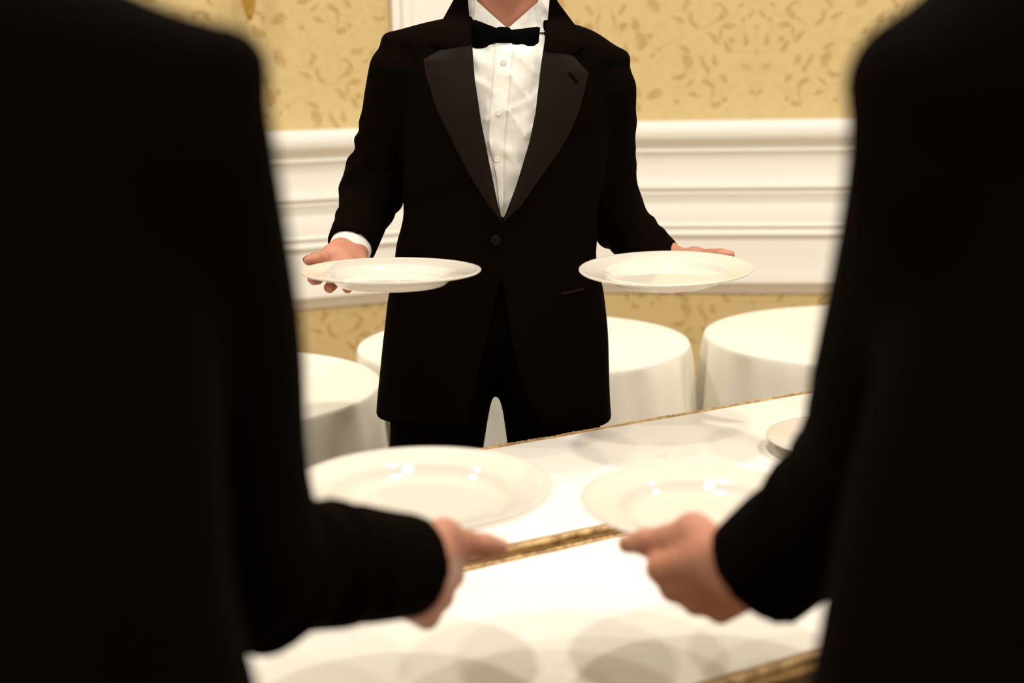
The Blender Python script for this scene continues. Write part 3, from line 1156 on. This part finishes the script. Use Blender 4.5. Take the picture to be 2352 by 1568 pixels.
# hands
def axis(a):
    v_ = np.asarray(a['C']) - np.asarray(a['E'])
    return v_ / np.linalg.norm(v_)


meshes = []
hd, hr = build_head(NB + np.array([0, .0, -.018]), -1)
meshes.append(hd)
meshes.append(body_core(NB, PC, [(ARM_L['S'], ARM_L['E'], ARM_L['C']), (ARM_R['S'], ARM_R['E'], ARM_R['C'])], 0))
# hand on the photograph's left: palm up under the plate rim, thumb lying on the rim
wr = W(799, 580, 2.585)
prt, nl = hand_parts(wr, W(778, 656, 2.455) - wr, np.array([-1, .0, .12]), (0, .3, -1),
                     [(12, 10, 8), (8, 10, 8), (6, 8, 8), (4, 8, 8)], [W(764, 583, 2.545), W(742, 594, 2.515), W(708, 598, 2.485)], .10, 1.0, ARM_L['E'])
meshes.append(hand_mesh(prt)); nails = [nl[0]]
wr = W(1556, 604, 2.635)
prt, nl = hand_parts(wr, W(1547, 662, 2.51) - wr, np.array([1, .0, .1]), (0, .3, -1),
                     [(12, 10, 8), (8, 10, 8), (6, 8, 8), (4, 8, 8)], [W(1596, 589, 2.61), W(1634, 587, 2.585), W(1677, 586, 2.565)], .10, 1.0, ARM_R['E'])
meshes.append(hand_mesh(prt)); nails.append(nl[0])
v, q = merge(meshes)
body = mesh_obj('body', v, q, 'skin', root)
for t1, t2 in nails:
    v, f = nail_mesh(t1, t2, (0, 1, .1))
    mesh_obj('thumbnail', v, f, 'nail', body)
mesh_obj('hair', *hr, 'hair', root)
for A, rr, ou in ((ARM_L, .0388, .024), (ARM_R, .0392, .006)):
    v, f = cuff_ring(A['C'], axis(A), rr, ou)
    mesh_obj('shirt_cuff', v, f, 'shirt', sh)


# ------------------------------------------------------------------ the two people seen from behind
def back_person(label, cx, cy, rows, neck, pads, arms, hand_specs, foldamp, rname, hip_dx, rr_leg=(.10, .08, .07), facing=1):
    r_ = thing('person', (cx, cy, 0), label, 'person')
    T = Torso(rows, 2.5)
    neck = np.asarray(neck)

    def jf(X, Y, Z):
        d = T(X, Y, Z)
        d = smax(d, Z - neck[2], .05)
        for Pp, rp in pads:
            d = smin(d, rc(X, Y, Z, neck + np.array([0, 0, -.035]), Pp, .055, rp, .6), .04)
        d = d + fold_noise(X, Y, Z, .002)
        d = smax(d, -rc(X, Y, Z, neck + np.array([0, 0, -.05]), neck + np.array([0, .02, .2]), .068, .07), .004)
        d = smax(d, T.z0 + .02 - Z, .008)
        d = smax(d, -np.maximum(T(X, Y, Z) + .008, Z - (T.z0 + .17)), .004)
        # front opening over the shirt (faces away from the camera)
        vv = np.maximum(np.abs(X - cx) - .075 * np.clip((Z - (neck[2] - .42)) / .4, 0, 1), cy + .02 - Y)
        vv = np.maximum(vv, neck[2] - .42 - Z)
        d = smax(d, -vv, .005)
        for A in arms:
            d = smin(d, sleeve(X, Y, Z, A['S'], A['E'], A['C'], A['rS'], A['rE'], A['rC'], foldamp, .05, .010), .015)
        return d
    P = np.array([p for A in arms for p in (A['S'], A['E'], A['C'])] + [p for p, _ in pads])
    lo = np.minimum(P.min(0) - .10, (cx - .27, cy - .2, T.z0)); hi = np.maximum(P.max(0) + .10, (cx + .27, cy + .2, neck[2] + .05))
    v, q = grid_sdf(jf, lo, hi, .006)
    j_ = mesh_obj('jacket', v, q, 'suit', r_)

    def sf(X, Y, Z):
        d = smax(T(X, Y, Z) + .014, Z - (neck[2] - .03), .04)
        d = smin(d, rc(X, Y, Z, neck + np.array([0, 0, -.1]), neck + np.array([0, .008, .03]), .066, .064), .03)
        return smax(smax(d, Z - (neck[2] + .03), .003), 1.0 - Z, .004)
    v, q = grid_sdf(sf, (cx - .26, cy - .2, .98), (cx + .26, cy + .2, neck[2] + .06), .008)
    s__ = mesh_obj('shirt', v, q, 'shirt', r_)
    hip = [np.array([cx + sx * hip_dx, cy, .84]) for sx in (-1, 1)]
    kn_ = [np.array([cx + sx * (hip_dx + .01), cy + .01, .48]) for sx in (-1, 1)]
    an = [np.array([cx + sx * (hip_dx + .012), cy - .02, .05]) for sx in (-1, 1)]
    pc = np.array([cx, cy, .92])
    v, q = grid_sdf(legs_sdf(hip, kn_, an, rr_leg, (pc, (.18, .115, .15))), (cx - .32, cy - .2, .02), (cx + .32, cy + .2, 1.08), .008)
    mesh_obj('trousers', v, q, 'trouser', r_)
    for A in an:
        v, q = shoe_vf(A[0], A[1] + .05, facing)
        mesh_obj('shoe', v, q, 'shoe', r_)
    hd, hr = build_head(neck + np.array([0, 0, -.03]), facing)
    ms = [hd, body_core(neck, pc, [(A['S'], A['E'], A['C']) for A in arms], 0)]
    nl_ = []
    for hs in hand_specs:
        prt, nl = hand_parts(**hs)
        ms.append(hand_mesh(prt)); nl_.append(nl[0])
    v, q = merge(ms)
    b_ = mesh_obj('body', v, q, 'skin', r_)
    for t1, t2 in nl_:
        v, f = nail_mesh(t1, t2, (0, -.35, 1))
        mesh_obj('thumbnail', v, f, 'nail', b_)
    mesh_obj('hair', *hr, 'hair', r_)
    for A in arms:
        v, f = cuff_ring(A['C'], axis(A), A['rC'] - .0115, .0)
        mesh_obj('shirt_cuff', v, f, 'shirt', s__)
    return r_


# person on the photograph's left; right hand holds a plate
CX, CY = -0.375, 0.79
armA = dict(S=W(372, 340, .79), E=W(572, 1302, 1.10), C=W(948, 1298, 1.245), rS=.063, rE=.059, rC=.0475)
armB = dict(S=np.array([-.56, .79, 1.36]), E=np.array([-.62, .80, 1.06]), C=np.array([-.60, .92, .84]), rS=.063, rE=.055, rC=.047)
rowsA = [(.72, CX, .245, CY, .15, .14), (.85, CX, .243, CY, .15, .14), (.98, CX, .226, CY, .135, .13), (1.10, CX, .208, CY, .125, .125), (1.25, CX, .205, CY, .125, .13), (1.36, CX, .20, CY, .115, .115), (1.46, CX, .16, CY, .09, .09)]
padA = [(W(508, 158, .79), .026), (np.array([-.58, .79, 1.405]), .026)]
wr = W(955, 1332, 1.255)
thumbA = [W(1018, 1233, 1.315), W(1080, 1250, 1.345), W(1148, 1258, 1.362)]
handA = dict(wrist=wr, fwd=np.array([.20, .88, -.38]), radial=np.array([.26, 0, .96]), dorsal=(.5, 0, -1), arm=armA['E'],
             curls=[(14, 12, 8), (16, 14, 10), (20, 18, 12), (24, 20, 12)], thumb=thumbA, spread=.05, sc=1.02)
wb = armB['C'] + axis(armB) * .02
fb = axis(armB)
handB = dict(wrist=wb, fwd=fb, radial=np.array([.5, .8, .3]), dorsal=(-1, 0.2, 0), curls=[(20, 20, 12)] * 4,
             thumb=[wb + fb * .045 + np.array([.01, .035, .01]), wb + fb * .075 + np.array([.012, .045, .005]), wb + fb * .105 + np.array([.015, .048, 0])])
back_person('person in black suit seen from behind whose bent right arm holds a plate', CX, CY, rowsA, (CX, CY - .01, 1.475), padA,
            [armA, armB], [handA, handB], .004, 'A', .105)

# person on the photograph's right; left hand holds a plate
CX, CY = 0.435, 0.83
armC = dict(S=W(2203, 400, .83), E=W(2005, 1085, 1.15), C=W(1738, 1318, 1.22), rS=.066, rE=.062, rC=.0545)
armD = dict(S=np.array([.63, .83, 1.37]), E=np.array([.70, .84, 1.06]), C=np.array([.69, .96, .84]), rS=.063, rE=.056, rC=.048)
rowsC = [(.72, CX, .282, CY, .15, .15), (.85, CX, .275, CY, .15, .145), (.98, CX, .258, CY, .135, .135), (1.10, CX, .236, CY, .125, .125), (1.25, CX, .208, CY, .125, .13), (1.38, CX, .20, CY, .115, .115), (1.48, CX, .16, CY, .09, .09)]
padC = [(W(2098, 190, .83), .036), (np.array([.645, .83, 1.42]), .03)]
wr = W(1722, 1302, 1.25)
kn_mid = W(1586, 1353, 1.315)
handC = dict(wrist=wr, fwd=kn_mid - wr, radial=W(1526, 1290, 1.31) - W(1672, 1388, 1.30), dorsal=(0, -1, 0),
             arm=armC['E'], curls=[(46, 95, 60), (54, 95, 60), (60, 95, 60), (66, 95, 60)], thumb=[W(1592, 1222, 1.31), W(1530, 1238, 1.345), W(1440, 1250, 1.372)], spread=.03, sc=1.06)
wb = armD['C'] + axis(armD) * .02
fb = axis(armD)
handD = dict(wrist=wb, fwd=fb, radial=np.array([-.5, .8, .3]), dorsal=(1, 0.2, 0), curls=[(20, 20, 12)] * 4,
             thumb=[wb + fb * .045 + np.array([-.01, .035, .01]), wb + fb * .075 + np.array([-.012, .045, .005]), wb + fb * .105 + np.array([-.015, .048, 0])])
back_person('person in black suit seen from behind whose left fist grips a plate rim', CX, CY, rowsC, (CX, CY - .01, 1.50), padC,
            [armC, armD], [handC, handD], .003, 'C', .11)

# ==================================================================================================
#                                        WALL SCONCE
# ==================================================================================================
u_s = None
best = 1e9
for k in range(400):                       # where along the left wall the sconce hangs
    u = .3 + k * .004
    p = CORNER + dL * u + nL * .09
    v_ = np.array([p[0], p[1], 1.60]) - CAM
    px = 1176 + FPX * (v_ @ RT) / (v_ @ FW)
    if abs(px - 572) < best:
        best, u_s = abs(px - 572), u
p = CORNER + dL * u_s + nL * .09
zs = W(572, 47, p[1])[2]
sc_ = thing('wall_sconce', (p[0], p[1], zs), 'aged brass wall sconce with a pointed drop finial', 'wall lamp')
v, f = lathe_vf([(0, 0), (.006, .003), (.013, .02), (.019, .045), (.0235, .075), (.024, .10), (.020, .125), (.012, .135), (.016, .142), (.02, .15), (.016, .158), (.010, .165), (.010, .20), (0, .20)], 28, (p[0], p[1], zs))
mesh_obj('finial', v, f, 'brass', sc_)
v, f = lathe_vf([(0, .19), (.012, .19), (.022, .205), (.028, .23), (.022, .255), (.012, .27), (.012, .40), (.018, .41), (0, .43)], 28, (p[0], p[1], zs))
mesh_obj('stem', v, f, 'brass', sc_)
wp = CORNER + dL * u_s
v, f = lathe_vf([(0, 0), (.045, 0), (.05, .004), (.045, .012), (.02, .02), (0, .022)], 32)
bpz = zs + .30
V = []
for x, y, z in v:
    q_ = wp + dL * x + nL * z
    V.append((q_[0], q_[1], bpz + y * 1.9))
mesh_obj('backplate', V, f, 'brass', sc_)
v, f = tube_vf([(wp[0] + nL[0] * .01, wp[1] + nL[1] * .01, bpz), (p[0], p[1], bpz - .02)], .007)
mesh_obj('bracket', v, f, 'brass', sc_)
for sx in (-1, 1):
    pts = []
    for k in range(9):
        t = k / 8
        q_ = p + dL * sx * .12 * t
        pts.append((q_[0], q_[1], zs + .24 - .05 * math.sin(math.pi * t) + .05 * t))
    v, f = tube_vf(pts, .006)
    am = mesh_obj('arm', v, f, 'brass', sc_)
    e = pts[-1]
    v, f = lathe_vf([(0, 0), (.02, .002), (.024, .012), (.012, .014), (.012, .08), (0, .08)], 20, e)
    mesh_obj('candle_tube', v, f, 'china', am)
    v, f = lathe_vf([(.065, .06), (.04, .16), (.038, .16), (.063, .06)], 28, e, True)
    mesh_obj('lamp_shade', v, f, 'shade', am)
